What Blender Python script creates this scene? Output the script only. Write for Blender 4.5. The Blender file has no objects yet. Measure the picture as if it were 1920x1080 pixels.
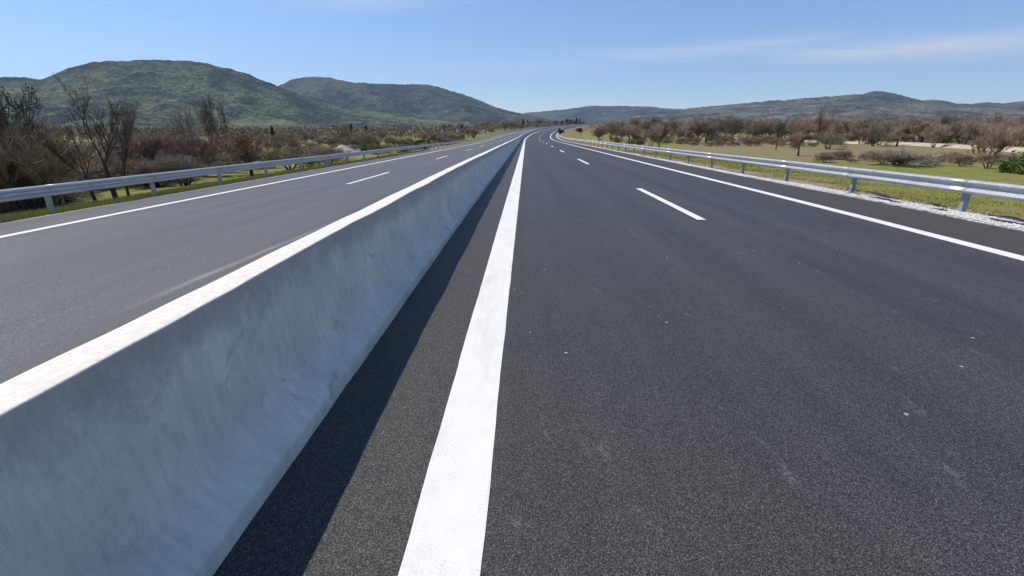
import bpy, math, random
import numpy as np
from mathutils import Vector, Matrix, noise as mnoise

random.seed(7)
RNG = np.random.default_rng(7)
scene = bpy.context.scene
col = scene.collection
rad = math.radians

# ------------------------------------------------------------------ camera
CAM_H = 1.8
F_PX = 900.0                         # focal length in pixels of a 1920 px wide picture
PITCH = math.atan(297.0 / F_PX)
YAW = math.atan(26.5 / (F_PX / math.cos(PITCH)))
cam_d = bpy.data.cameras.new('camera')
cam = bpy.data.objects.new('camera', cam_d)
col.objects.link(cam)
cam.location = (0, 0, CAM_H)
cam.rotation_euler = (math.pi / 2 - PITCH, 0, YAW)
cam_d.sensor_width = 36
cam_d.lens = 36 * F_PX / 1920
cam_d.clip_start = 0.05
cam_d.clip_end = 40000
scene.camera = cam
CAM_R = cam.rotation_euler.to_matrix()

def ray(px, py):
    return (CAM_R @ Vector((px - 960, 540 - py, -F_PX))).normalized()

def gp(px, py, z=-0.6):
    """place on the ground (height z) seen at a picture position"""
    d = ray(px, py)
    k = (z - CAM_H) / d.z
    return Vector((d.x * k, d.y * k, z))

# ------------------------------------------------------------------ road geometry
S0, S1 = -40.0, 620.0
_ss = np.arange(S0, S1 + 0.01, 0.5)
def slope_at(s):
    return np.interp(s, [-40, 4, 16, 112, 185, 400, 520], [0, 0, -0.0078, -0.0078, 0.0235, 0.0235, 0.0])
def head_at(s):
    R = 860.0
    return np.clip(np.where(s < 131, 0, (s - 131) / R), 0, (440 - 131) / R)
_E = np.concatenate([[0], np.cumsum(slope_at((_ss[1:] + _ss[:-1]) / 2) * 0.5)])
_E -= np.interp(0, _ss, _E)
_h = head_at((_ss[1:] + _ss[:-1]) / 2)
_X = np.concatenate([[0], np.cumsum(np.sin(_h) * 0.5)])
_Y = np.concatenate([[0], np.cumsum(np.cos(_h) * 0.5)]) + S0
_X -= np.interp(0, _ss, _X)

TC = -1.664          # lateral place of the median barrier
def cross(t):
    t = np.asarray(t, float)
    left = np.interp(-t, [1.66, 10.66, 12.8, 13.6, 19, 25, 60], [0, .27, .36, .50, 1.25, 1.8, 1.8])
    right = np.interp(t, [0, 9.3, 10.6, 13.5, 20, 60], [0, 0, .04, .28, .5, .5])
    return np.where(t < 0, -left, -right)

def road_pt(s, t, dz=0.0):
    s = np.asarray(s, float); t = np.asarray(t, float)
    x = np.interp(s, _ss, _X); y = np.interp(s, _ss, _Y); e = np.interp(s, _ss, _E)
    h = head_at(s)
    return x + t * np.cos(h), y - t * np.sin(h), e + cross(t) + dz

def s_samples(a, b, near=0.5, grow=0.012):
    out = [a]; s = a
    while s < b:
        s += max(near, abs(s) * grow) if s > 0 else near * 2
        out.append(min(s, b))
    return np.array(out)

# ------------------------------------------------------------------ tiny mesh helpers
def tag(o, label=None, cat=None, group=None, kind=None):
    if label: o['label'] = label
    if cat: o['category'] = cat
    if group: o['group'] = group
    if kind: o['kind'] = kind
    return o

def mesh_obj(name, verts, faces, mat, parent=None, uvs=None, smooth=False, loc=None):
    me = bpy.data.meshes.new(name)
    me.from_pydata([tuple(map(float, v)) for v in verts], [], [tuple(map(int, f)) for f in faces])
    if uvs is not None:
        uv = me.uv_layers.new(name='UVMap')
        li = np.empty(len(me.loops), dtype=np.int32)
        me.loops.foreach_get('vertex_index', li)
        uv.data.foreach_set('uv', np.asarray(uvs, dtype=np.float32)[li].ravel())
    if smooth:
        me.polygons.foreach_set('use_smooth', [True] * len(me.polygons))
    if mat: me.materials.append(mat)
    me.update()
    o = bpy.data.objects.new(name, me)
    col.objects.link(o)
    if parent: o.parent = parent
    if loc is not None: o.location = loc
    return o

def grid_faces(nr, nc, close=False):
    i = np.arange(nr - 1)[:, None]; j = np.arange(nc if close else nc - 1)[None, :]
    a = i * nc + j; b = i * nc + (j + 1) % nc
    return np.stack([a, b, b + nc, a + nc], -1).reshape(-1, 4)

def empty(name, loc=(0, 0, 0), rz=0.0):
    o = bpy.data.objects.new(name, None)
    col.objects.link(o); o.location = loc; o.rotation_euler = (0, 0, rz)
    o.empty_display_size = 0.3
    return o

def copy_tree(o, parent=None):
    c = o.copy(); col.objects.link(c); c.parent = parent
    for ch in list(o.children): copy_tree(ch, c)
    return c

# ------------------------------------------------------------------ material helpers
class NT:
    def __init__(self, name):
        self.m = bpy.data.materials.new(name); self.m.use_nodes = True
        self.t = self.m.node_tree; self.n = self.t.nodes; self.l = self.t.links
        self.n.clear()
        self.out = self.n.new('ShaderNodeOutputMaterial')
        self.b = self.n.new('ShaderNodeBsdfPrincipled')
        self.l.new(self.b.outputs[0], self.out.inputs[0])
    def node(self, typ, **kw):
        n = self.n.new(typ)
        for k, v in kw.items():
            if k.startswith('i_'):
                key = k[2:]; key = int(key) if key.isdigit() else key
                if hasattr(v, 'is_linked') or hasattr(v, 'links'): self.l.new(v, n.inputs[key])
                else: n.inputs[key].default_value = v
            else: setattr(n, k, v)
        return n
    def set(self, key, v):
        if hasattr(v, 'links'): self.l.new(v, self.b.inputs[key])
        else: self.b.inputs[key].default_value = v
    def noise(self, vec, scale, detail=4, rough=.55, dist=0.0):
        n = self.node('ShaderNodeTexNoise')
        self.l.new(vec, n.inputs['Vector']); n.inputs['Scale'].default_value = scale
        n.inputs['Detail'].default_value = detail; n.inputs['Roughness'].default_value = rough
        n.inputs['Distortion'].default_value = dist
        return n.outputs['Fac']
    def ramp(self, fac, stops, interp='LINEAR'):
        n = self.node('ShaderNodeValToRGB'); self.l.new(fac, n.inputs[0])
        cr = n.color_ramp; cr.interpolation = interp
        while len(cr.elements) < len(stops): cr.elements.new(0.5)
        for e, (p, c) in zip(cr.elements, stops):
            e.position = p; e.color = (c, c, c, 1) if isinstance(c, (int, float)) else (*c, 1)
        return n.outputs[0]
    def mix(self, fac, a, b, blend='MIX'):
        n = self.node('ShaderNodeMix', data_type='RGBA', blend_type=blend)
        for s, v in ((n.inputs[0], fac), (n.inputs[6], a), (n.inputs[7], b)):
            if hasattr(v, 'links'): self.l.new(v, s)
            elif isinstance(v, (int, float)) and s.type == 'RGBA': s.default_value = (v, v, v, 1)
            elif isinstance(v, tuple): s.default_value = (*v, 1)
            else: s.default_value = v
        return n.outputs[2]
    def math(self, op, a, b=0.0, c=None, clamp=False):
        n = self.node('ShaderNodeMath', operation=op, use_clamp=clamp)
        for i, v in enumerate((a, b) if c is None else (a, b, c)):
            if hasattr(v, 'links'): self.l.new(v, n.inputs[i])
            else: n.inputs[i].default_value = v
        return n.outputs[0]
    def mapping(self, vec, scale=(1, 1, 1), loc=(0, 0, 0)):
        n = self.node('ShaderNodeMapping'); self.l.new(vec, n.inputs[0])
        n.inputs['Scale'].default_value = scale; n.inputs['Location'].default_value = loc
        return n.outputs[0]
    def bump(self, h, strength=.3, dist=.01, normal=None):
        n = self.node('ShaderNodeBump'); self.l.new(h, n.inputs['Height'])
        n.inputs['Strength'].default_value = strength; n.inputs['Distance'].default_value = dist
        if normal is not None: self.l.new(normal, n.inputs['Normal'])
        return n.outputs[0]
    def voro(self, vec, scale, feature='F1', out='Distance', rnd=1.0):
        n = self.node('ShaderNodeTexVoronoi', feature=feature)
        self.l.new(vec, n.inputs['Vector']); n.inputs['Scale'].default_value = scale
        n.inputs['Randomness'].default_value = rnd
        return n.outputs[out]

def obj_co(k):  return k.node('ShaderNodeTexCoord').outputs['Object']
def uv_co(k):   return k.node('ShaderNodeTexCoord').outputs['UV']

def m_asphalt(name, base, tint_lo, tint_hi, right):
    k = NT(name)
    co = uv_co(k)                                    # metres: x across, y along the road
    sep = k.node('ShaderNodeSeparateXYZ'); k.l.new(co, sep.inputs[0])
    t, s = sep.outputs[0], sep.outputs[1]
    big = k.noise(co, .55, 6, .68)
    streak = k.noise(k.mapping(co, (1.6, .05, 1)), 1.0, 4, .6)
    c = k.mix(k.ramp(big, [(.3, 0.0), (.7, 1.0)]), tint_lo, tint_hi)
    c = k.mix(k.ramp(streak, [(.38, 0.0), (.62, .5)]), c, tuple(v * 1.3 for v in tint_hi))
    if right:                                        # browner hard shoulder
        sh = k.ramp(k.math('ADD', t, -7.4), [(0, 0.0), (.12, 1.0)])
        c = k.mix(sh, c, tuple(v * f for v, f in zip(base, (1.18, 1.12, 1.05))))
        sh2 = k.ramp(k.math('ADD', k.math('MULTIPLY', t, -1.0), -.40), [(0, 0.0), (.12, .5)])
        c = k.mix(sh2, c, (.118, .109, .094))
    # wheel paths, polished a little darker
    if right:
        lane = k.math('ABSOLUTE', k.math('SUBTRACT', k.math('ABSOLUTE', k.math('SUBTRACT', k.math('ABSOLUTE', k.math('SUBTRACT', t, 3.73)), 1.85)), .85))
        wob2 = k.math('MULTIPLY', k.math('SUBTRACT', k.noise(k.mapping(co, (.3, .05, 1)), 1.0, 3), .5), .3)
        c = k.mix(k.ramp(k.math('ADD', lane, wob2), [(.05, .20), (.42, 0.0)]), c, tuple(v * .62 for v in tint_lo))
    # aggregate
    a1 = k.voro(co, 185, out='Color'); a1f = k.node('ShaderNodeSeparateXYZ'); k.l.new(a1, a1f.inputs[0])
    cell = k.voro(co, 185)
    stone = k.ramp(a1f.outputs[0], [(0, .35), (.5, .75), (.85, 1.35), (1, 2.3)])
    gap = k.ramp(cell, [(.25, 1.0), (.75, .25)])
    fine = k.noise(co, 420, 3, .7)
    c = k.mix(1.0, c, stone, 'MULTIPLY')
    c = k.mix(1.0, c, gap, 'MULTIPLY')
    c = k.mix(1.0, c, k.ramp(fine, [(.3, .6), (.7, 1.5)]), 'MULTIPLY')
    # single pale chippings
    v2 = k.voro(co, 7.0, out='Color'); v2f = k.node('ShaderNodeSeparateXYZ'); k.l.new(v2, v2f.inputs[0])
    d2 = k.voro(co, 7.0)
    rare = k.ramp(v2f.outputs[1], [(.85, 0.0), (.855, 1.0)], 'CONSTANT')
    dot = k.math('LESS_THAN', d2, k.math('MULTIPLY', v2f.outputs[2], .10))
    c = k.mix(k.math('MULTIPLY', k.math('MULTIPLY', rare, dot), .8), c, (.46, .44, .41))
    # pale scuffs along the wheel paths
    sc = k.noise(k.mapping(co, (3.2, 1.1, 1), (3.3, 1.7, 0)), 1.5, 7, .72, .8)
    scm = k.ramp(sc, [(.61, 0.0), (.68, 1.0)])
    brk = k.ramp(k.noise(co, 40, 3, .7), [(.42, 0.0), (.6, 1.0)])
    c = k.mix(k.math('MULTIPLY', k.math('MULTIPLY', scm, brk), .45), c, (.22, .22, .22))
    if not right:
        # dust swept against the barrier: a pale ragged ribbon and darker clean asphalt beside it
        wob = k.math('MULTIPLY', k.math('SUBTRACT', k.noise(k.mapping(co, (0, .25, 1)), 1.0, 3), .5), .22)
        tt = k.math('ADD', t, wob)
        cen = k.math('ADD', 4.02, k.math('MULTIPLY', k.math('SUBTRACT', 1.0, k.math('MULTIPLY', k.math('SUBTRACT', s, 5.0), .16), clamp=True), .36))
        rib = k.math('SUBTRACT', 1.0, k.math('MULTIPLY', k.math('ABSOLUTE', k.math('ADD', tt, cen)), 8.0), clamp=True)
        fade = k.ramp(k.math('MULTIPLY', s, .02), [(.09, 0.0), (.12, .9), (.19, .55), (.30, .15), (1, .04)])
        patch = k.ramp(k.noise(k.mapping(co, (3, .5, 1)), 1.5, 5, .7), [(.3, .2), (.55, 1.0)])
        c = k.mix(k.math('MULTIPLY', k.math('MULTIPLY', rib, fade), patch), c, (.30, .27, .22))
        dk = k.ramp(k.math('ADD', tt, cen), [(.0, 0.0), (.08, .45)])
        c = k.mix(dk, c, (.095, .094, .090))
        lanes = k.noise(k.mapping(co, (1.3, .012, 1), (4, 0, 0)), 1.2, 4, .6)
        c = k.mix(k.ramp(lanes, [(.52, 0.0), (.62, .3)]), c, (.11, .11, .11))
    k.set('Base Color', c)
    k.set('Roughness', k.ramp(big, [(.3, .52), (.7, .62)]))
    k.b.inputs['Specular IOR Level'].default_value = .28
    h = k.math('ADD', k.math('MULTIPLY', cell, -1.0), k.math('MULTIPLY', fine, .5))
    k.set('Normal', k.bump(h, .55, .006))
    return k.m

def m_paint(name):
    k = NT(name); co = uv_co(k)
    pit = k.ramp(k.noise(co, 90, 4, .75), [(.36, 1.0), (.44, 0.0)])
    worn = k.ramp(k.noise(co, 3.0, 4, .6), [(.35, 1.0), (.6, .25)])
    c = k.mix(k.noise(co, 5, 4), (.68, .66, .62), (.79, .77, .72))
    c = k.mix(k.ramp(k.noise(k.mapping(co, (2, .35, 1)), 1.8, 6, .7), [(.50, 0.0), (.66, .45)]), c, (.50, .49, .47))
    c = k.mix(k.math('MULTIPLY', pit, k.math('MULTIPLY', worn, .8)), c, (.22, .22, .22))
    k.set('Base Color', c); k.set('Roughness', .7)
    k.set('Normal', k.bump(k.noise(co, 160, 3, .7), .45, .004))
    return k.m

def m_concrete(name):
    k = NT(name); co = uv_co(k)                       # x = girth, y = along
    big = k.noise(co, 1.3, 5, .62, .3)
    c = k.mix(k.ramp(big, [(.32, 0.0), (.68, 1.0)]), (.56, .54, .475), (.78, .75, .66))
    # dragged finish: streaks running down the slope
    stv = k.noise(k.mapping(co, (1.3, 5.0, 1)), 2.6, 7, .72, .15)
    c = k.mix(k.ramp(stv, [(.40, .30), (.58, 0.0)]), c, (.40, .40, .375))
    # slurry stains and dark smears
    st = k.noise(k.mapping(co, (4, 3.4, 1), (7, 3, 0)), 1.3, 8, .78, .9)
    gate = k.ramp(k.noise(k.mapping(co, (1, 1, 1), (2, 9, 0)), 1.1, 2), [(.42, 0.0), (.60, 1.0)])
    c = k.mix(k.math('MULTIPLY', k.ramp(st, [(.54, 0.0), (.64, .48)]), gate), c, (.21, .208, .20))
    pale = k.noise(k.mapping(co, (2, 1.2, 1), (1, 5, 0)), 1.6, 6, .7, .7)
    c = k.mix(k.ramp(pale, [(.60, 0.0), (.70, .5)]), c, (.80, .78, .72))
    pore = k.voro(co, 38); pf = k.ramp(pore, [(.0, 1.0), (.10, 0.0)])
    pg = k.ramp(k.noise(co, 6, 3), [(.5, 0.0), (.62, 1.0)])
    c = k.mix(k.math('MULTIPLY', k.math('MULTIPLY', pf, pg), .6), c, (.10, .10, .11))
    c = k.mix(1.0, c, k.ramp(k.noise(co, 120, 3, .7), [(.3, .88), (.7, 1.12)]), 'MULTIPLY')
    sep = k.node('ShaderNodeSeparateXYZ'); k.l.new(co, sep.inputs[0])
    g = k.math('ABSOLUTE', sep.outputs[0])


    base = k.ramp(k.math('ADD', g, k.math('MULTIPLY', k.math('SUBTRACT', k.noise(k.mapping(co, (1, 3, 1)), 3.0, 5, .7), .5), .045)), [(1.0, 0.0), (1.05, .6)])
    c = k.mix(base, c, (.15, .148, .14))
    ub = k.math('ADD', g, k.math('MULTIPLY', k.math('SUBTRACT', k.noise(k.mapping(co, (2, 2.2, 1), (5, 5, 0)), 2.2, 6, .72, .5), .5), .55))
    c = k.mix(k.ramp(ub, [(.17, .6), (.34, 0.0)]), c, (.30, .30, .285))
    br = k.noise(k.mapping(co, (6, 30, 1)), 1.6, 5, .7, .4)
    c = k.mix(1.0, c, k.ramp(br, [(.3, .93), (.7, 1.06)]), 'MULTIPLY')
    top = k.ramp(g, [(.085, 1.0), (.10, 0.0)])        # whiter top face: sunlit brightness put into the colour
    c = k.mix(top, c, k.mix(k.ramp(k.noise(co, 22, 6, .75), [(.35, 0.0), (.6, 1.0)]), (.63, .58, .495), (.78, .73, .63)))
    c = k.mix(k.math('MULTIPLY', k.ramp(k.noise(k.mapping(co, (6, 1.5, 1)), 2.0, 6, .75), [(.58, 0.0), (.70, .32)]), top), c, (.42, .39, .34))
    k.set('Base Color', c); k.set('Roughness', .85)
    h = k.math('ADD', k.noise(k.mapping(co, (1, 2.5, 1)), 7, 6, .7), k.math('MULTIPLY', pf, -.5))
    k.set('Normal', k.bump(h, .4, .012))
    return k.m

def m_zinc(name):
    k = NT(name); co = obj_co(k)
    c = k.mix(k.ramp(k.voro(co, 45, out='Color'), [(.2, 0.0), (.8, 1.0)]), (.42, .44, .455), (.56, .575, .585))
    c = k.mix(k.ramp(k.noise(co, 2.5, 5, .65), [(.5, 0.0), (.72, .55)]), c, (.33, .34, .35))
    k.set('Base Color', c); k.set('Metallic', .5); k.set('Roughness', .45)
    k.set('Normal', k.bump(k.noise(co, 14, 3), .12, .004))
    return k.m

def m_ground(name, verge=False):
    """grass and dry earth; world-metre object coordinates"""
    k = NT(name); co = obj_co(k)
    n1 = k.noise(co, .045, 6, .62, .4)
    n2 = k.noise(k.mapping(co, (1, 2.4, 1)), .22, 6, .66)
    n3 = k.noise(co, 2.3, 5, .7)
    n4 = k.noise(co, 14, 3, .7)
    green = k.mix(k.ramp(n3, [(.3, 0.0), (.7, 1.0)]), (.120, .145, .018), (.220, .240, .040))
    dry = k.mix(k.ramp(n3, [(.3, 0.0), (.7, 1.0)]), (.180, .145, .066), (.300, .245, .120))
    c = k.mix(k.ramp(n2, [(.40, 0.0), (.62, .85)]), green, dry)
    c = k.mix(k.ramp(n1, [(.46, 0.0), (.60, .75)]), c, dry)
    sep = k.node('ShaderNodeSeparateXYZ'); k.l.new(co, sep.inputs[0])
    # far land: grey-green scrub
    far = k.ramp(k.math('MULTIPLY', sep.outputs[1], .001), [(.22, 0.0), (.40, 1.0)])
    scrub = k.mix(k.ramp(k.noise(co, .03, 7, .7), [(.38, 0.0), (.6, 1.0)]), (.085, .082, .046), (.140, .132, .072))
    c = k.mix(far, c, scrub)
    # brown unploughed band in the field on the right
    wob = k.math('MULTIPLY', k.math('SUBTRACT', k.noise(co, .06, 4), .5), 18.0)
    fy = k.math('ADD', k.math('ADD', sep.outputs[1], k.math('MULTIPLY', sep.outputs[0], -.10)), wob)
    band = k.ramp(k.math('MULTIPLY', fy, .01), [(.36, 0.0), (.46, 1.0), (.86, 1.0), (1.0, .35)])
    rgt = k.ramp(k.math('MULTIPLY', sep.outputs[0], .05), [(.6, 0.0), (.9, 1.0)])
    c = k.mix(k.math('MULTIPLY', k.math('MULTIPLY', band, rgt), .5), c,
              k.mix(k.ramp(n3, [(.3, 0.0), (.7, 1.0)]), (.165, .125, .078), (.27, .210, .135)))
    if verge:                                        # bare reddish soil and grit beside the gravel
        su = k.node('ShaderNodeSeparateXYZ'); k.l.new(uv_co(k), su.inputs[0])
        soil = k.math('ADD', k.math('SUBTRACT', su.outputs[0], 11.35), k.math('MULTIPLY', k.math('SUBTRACT', k.noise(co, 1.1, 6, .72), .5), 2.2))
        sm = k.ramp(soil, [(.0, .9), (.22, 0.0)])
        sm = k.math('MULTIPLY', sm, k.ramp(su.outputs[0], [(.0, 0.0), (.01, 1.0)]))
        c = k.mix(sm, c, k.mix(n3, (.20, .13, .08), (.40, .32, .24)))
    c = k.mix(1.0, c, k.ramp(n4, [(.3, .6), (.7, 1.4)]), 'MULTIPLY')
    k.set('Base Color', c); k.set('Roughness', .95); k.b.inputs['Specular IOR Level'].default_value = .1
    k.set('Normal', k.bump(k.math('ADD', n3, k.math('MULTIPLY', n4, .4)), .7, .12))
    return k.m

def m_gravel(name):
    k = NT(name); co = obj_co(k)
    v = k.voro(co, 26, out='Color'); d = k.voro(co, 26)
    f = k.node('ShaderNodeSeparateXYZ'); k.l.new(v, f.inputs[0])
    c = k.mix(f.outputs[0], (.46, .44, .41), (.76, .74, .71))
    c = k.mix(1.0, c, k.ramp(d, [(.3, 1.0), (.8, .45)]), 'MULTIPLY')
    c = k.mix(k.ramp(k.noise(co, 1.6, 5, .7), [(.56, 0.0), (.70, .8)]), c, (.22, .165, .11))
    k.set('Base Color', c); k.set('Roughness', .9)
    k.set('Normal', k.bump(k.math('MULTIPLY', d, -1.0), .8, .02))
    return k.m

def m_plain(name, lo, hi, scale=3.0, rough=.9, bump=.3, metallic=0.0, spec=.3, transl=0.0):
    k = NT(name); co = obj_co(k)
    c = k.mix(k.ramp(k.noise(co, scale, 5, .65), [(.3, 0.0), (.7, 1.0)]), lo, hi)
    k.set('Base Color', c); k.set('Roughness', rough); k.set('Metallic', metallic)
    k.b.inputs['Specular IOR Level'].default_value = spec
    if bump: k.set('Normal', k.bump(k.noise(co, scale * 4, 4), bump, .02))
    return k.m

def m_hill(name, lo, mid, hi, rock, zrock, sc=1.0):
    k = NT(name); co = obj_co(k)
    a = k.noise(co, .0026 * sc, 9, .70, .6)
    b = k.noise(co, .016 * sc, 7, .70)
    tr = k.voro(co, .06 * sc)                       # single bushes and trees on the slope
    tr2 = k.noise(co, .09 * sc, 4, .8)
    c = k.mix(k.ramp(a, [(.43, 0.0), (.58, 1.0)]), lo, mid)
    c = k.mix(k.math('MULTIPLY', k.ramp(b, [(.44, 0.0), (.60, .9)]), k.ramp(a, [(.40, .15), (.56, 1.0)])), c, hi)
    c = k.mix(k.ramp(tr, [(.20, .9), (.45, 0.0)]), c, lo)
    c = k.mix(1.0, c, k.ramp(tr2, [(.35, .35), (.65, 1.7)]), 'MULTIPLY')
    sep = k.node('ShaderNodeSeparateXYZ'); k.l.new(co, sep.inputs[0])
    zz = k.math('ADD', k.math('MULTIPLY', sep.outputs[2], 1.0 / zrock), k.math('MULTIPLY', k.math('SUBTRACT', b, .5), 1.2))
    c = k.mix(k.ramp(zz, [(.75, 0.0), (1.1, .38)]), c, rock)
    # little cleared fields low down
    fld = k.ramp(k.noise(k.mapping(co, (1, 1, 3), (40, 0, 0)), .006 * sc, 3, .5), [(.56, 0.0), (.6, 1.0)])
    low = k.ramp(zz, [(.12, 1.0), (.4, 0.0)])
    c = k.mix(k.math('MULTIPLY', k.math('MULTIPLY', fld, low), .45), c, tuple(v * 1.3 for v in hi))
    k.set('Base Color', c); k.set('Roughness', .95); k.b.inputs['Specular IOR Level'].default_value = .05
    k.set('Normal', k.bump(k.math('ADD', k.math('MULTIPLY', b, 1.5), k.math('MULTIPLY', k.math('ADD', tr, tr2), -.5)), .9, 9.0))
    return k.m

M = {}
M['asph_r'] = m_asphalt('asphalt_right', (.092, .085, .071), (.069, .068, .065), (.098, .096, .092), True)
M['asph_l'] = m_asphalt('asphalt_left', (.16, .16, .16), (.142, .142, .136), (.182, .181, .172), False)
M['paint'] = m_paint('road_paint')
M['conc'] = m_concrete('concrete')
M['post'] = m_plain('post_steel', (.27, .28, .285), (.38, .39, .395), 5, .6, .1, .35)
M['zinc'] = m_zinc('galvanised_steel')
M['ground'] = m_ground('field_grass')
M['verge'] = m_ground('verge_grass', True)
M['gravel'] = m_gravel('white_gravel')
M['track'] = m_plain('dirt_track', (.36, .29, .22), (.52, .44, .35), .6)
M['bolt'] = m_plain('bolt_steel', (.30, .30, .31), (.42, .42, .43), 30, .5, 0, .7)
M['cloth'] = m_plain('black_membrane', (.010, .010, .012), (.03, .03, .032), 8, .6, .3)
M['grass'] = m_plain('grass_blades', (.19, .215, .026), (.38, .385, .075), 1.4, .8, 0)
M['dry'] = m_plain('dry_grass', (.24, .19, .095), (.36, .29, .15), 1.5, .85, 0)
M['bark'] = m_plain('bark_dark', (.026, .021, .017), (.065, .052, .042), 6)
M['bark_p'] = m_plain('bark_grey', (.11, .09, .07), (.20, .165, .13), 6)
M['tw_brown'] = m_plain('twigs_brown', (.21, .16, .105), (.36, .28, .195), .9, .9, 0)
M['tw_grey'] = m_plain('twigs_grey', (.20, .17, .125), (.34, .295, .225), .9, .9, 0)
M['tw_red'] = m_plain('twigs_rust', (.22, .15, .105), (.36, .255, .185), .9, .9, 0)
M['tw_dark'] = m_plain('twigs_dark', (.085, .066, .048), (.18, .14, .105), .9, .9, 0)
M['tw_olive'] = m_plain('twigs_olive', (.17, .155, .085), (.28, .26, .15), .9, .9, 0)
M['leaf'] = m_plain('leaves_green', (.055, .085, .012), (.12, .165, .030), 1.2, .7, 0)
M['leaf_d'] = m_plain('leaves_dark', (.018, .030, .010), (.045, .065, .022), 1.2, .7, 0)
M['earth'] = m_plain('pale_earth', (.30, .25, .20), (.48, .41, .34), .5)
M['rubble'] = m_plain('rubble', (.55, .53, .49), (.78, .76, .72), 6)

# ------------------------------------------------------------------ road surface and markings
def ribbon(name, ts, s, mat, dz=0.0, edge=None, zfun=None):
    ts = np.asarray(ts, float)
    S, T = np.meshgrid(s, ts, indexing='ij')
    if edge is not None: T = edge(S, T)
    x, y, z = road_pt(S, T, dz)
    if zfun is not None: z = z + zfun(S, T)
    v = np.stack([x, y, z], -1).reshape(-1, 3)
    uv = np.stack([T, S], -1).reshape(-1, 2)
    f = grid_faces(len(s), len(ts))[:, ::-1]
    # faces must look up
    return mesh_obj(name, v, f[:, ::-1], mat, uvs=uv)

def vnoise(x, seed=0, freq=1.0):
    x = np.asarray(x, float) * freq
    i = np.floor(x); f = x - i; f = f * f * (3 - 2 * f)
    h = lambda n: np.modf(np.abs(np.sin(n * 127.1 + seed * 311.7) * 43758.5453))[0]
    return (h(i) * (1 - f) + h(i + 1) * f) * 2 - 1

def fb1(x, seed=0, freq=1.0, o=4):
    r = 0
    for k in range(o): r = r + vnoise(x, seed + k, freq * 2.03 ** k) * .5 ** k
    return r

sr = s_samples(S0, S1, .5, .01)
def ragged_r(S, T):
    return T + np.where(T > 9.0, fb1(S, 3, .7) * .05, 0)
def ragged_l(S, T):
    return T + np.where(T < -12.5, fb1(S, 5, .6) * .06, 0)
road_r = ribbon('road', [TC, -1, 0, 2, 4, 6, 8, 9.34], sr, M['asph_r'], 0.0, ragged_r)
tag(road_r, kind='structure')
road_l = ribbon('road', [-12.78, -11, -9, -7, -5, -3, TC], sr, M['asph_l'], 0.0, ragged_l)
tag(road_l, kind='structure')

def line(t0, t1, a, b, dz=.004):
    s = s_samples(a, b, .12, .01)
    def ed(S, T):
        left = T < (t0 + t1) / 2
        return T + np.where(left, fb1(S, 11 + t0, 1.9, 3) * .006 * np.exp(-np.abs(S) / 9), fb1(S, 17 + t1, 1.9, 3) * .006 * np.exp(-np.abs(S) / 9))
    return tag(ribbon('road_marking', [t0, (t0 + t1) / 2 + .001, t1], s, M['paint'], dz, ed), kind='structure')
line(-.529, -.180, S0, 600)              # wide line beside the barrier
line(7.19, 7.47, S0, 600)                # right edge line
line(-10.82, -10.56, S0, 600)            # left edge line
line(-3.16, -2.81, S0, 600)              # line on the far side of the barrier
def dashes(t, phase, w):
    vs, fs, uvs = [], [], []
    s = phase - 38.8
    while s < 560:
        ss = np.linspace(s, s + 6, 7)
        S, T = np.meshgrid(ss, [t - w / 2, t + w / 2], indexing='ij')
        x, y, z = road_pt(S, T, .004)
        n = len(vs)
        vs += list(np.stack([x, y, z], -1).reshape(-1, 3)); uvs += list(np.stack([T, S], -1).reshape(-1, 2))
        fs += [tuple(n + i for i in f) for f in grid_faces(7, 2)]
        s += 19.4
    return tag(mesh_obj('road_marking', vs, fs, M['paint'], uvs=uvs), kind='structure')
dashes(3.73, 10.2, .19)
dashes(-7.0, 19.0, .17)

# gravel strip and grass verges
def grav_edge(S, T):
    w = .38 + 1.05 * np.clip((21 - S) / 14, 0, 1) + fb1(S, 21, .5) * .16 + fb1(S, 22, 3.0) * .05
    k = (T - 9.2) / 1.0
    return np.where(T > 9.25, 9.2 + k * (.25 + w * .85), T)
sg = s_samples(-8, 420, .12, .012)
tag(ribbon('gravel_strip', [9.2, 9.5, 9.8, 10.2], sg, M['gravel'], .012, grav_edge,
           lambda S, T: np.where(T > 9.3, fb1(S * 3 + T * 40, 31, 1.0) * .012 + .008, -.03)), kind='structure')
def gravl_edge(S, T):
    return np.where(T < -12.75, T + fb1(S, 25, .6) * .1, T)
tag(ribbon('gravel_strip', [-13.02, -12.9, -12.7], sg, M['gravel'], .004, gravl_edge), kind='structure')
sv = s_samples(S0, 560, .5, .01)
tag(ribbon('verge', [9.0, 9.6, 10.6, 11.5, 13.5, 16, 19, 20.5], sv, M['verge'], -.02, None,
           lambda S, T: np.where(T > 20, -1.2, 0) + np.where((T > 11.2) & (T < 20), fb1(S + T * 3, 41, .5) * .04, -.05)), kind='structure')
tag(ribbon('verge', [-25.5, -24, -22, -19, -16, -14.5, -13.6, -12.9, -12.4], sv, M['verge'], -.02, None,
           lambda S, T: np.where(T < -25, -1.4, 0) + np.where((T < -13.7) & (T > -25), fb1(S + T * 3, 43, .4) * .06, -.02)), kind='structure')

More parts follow.
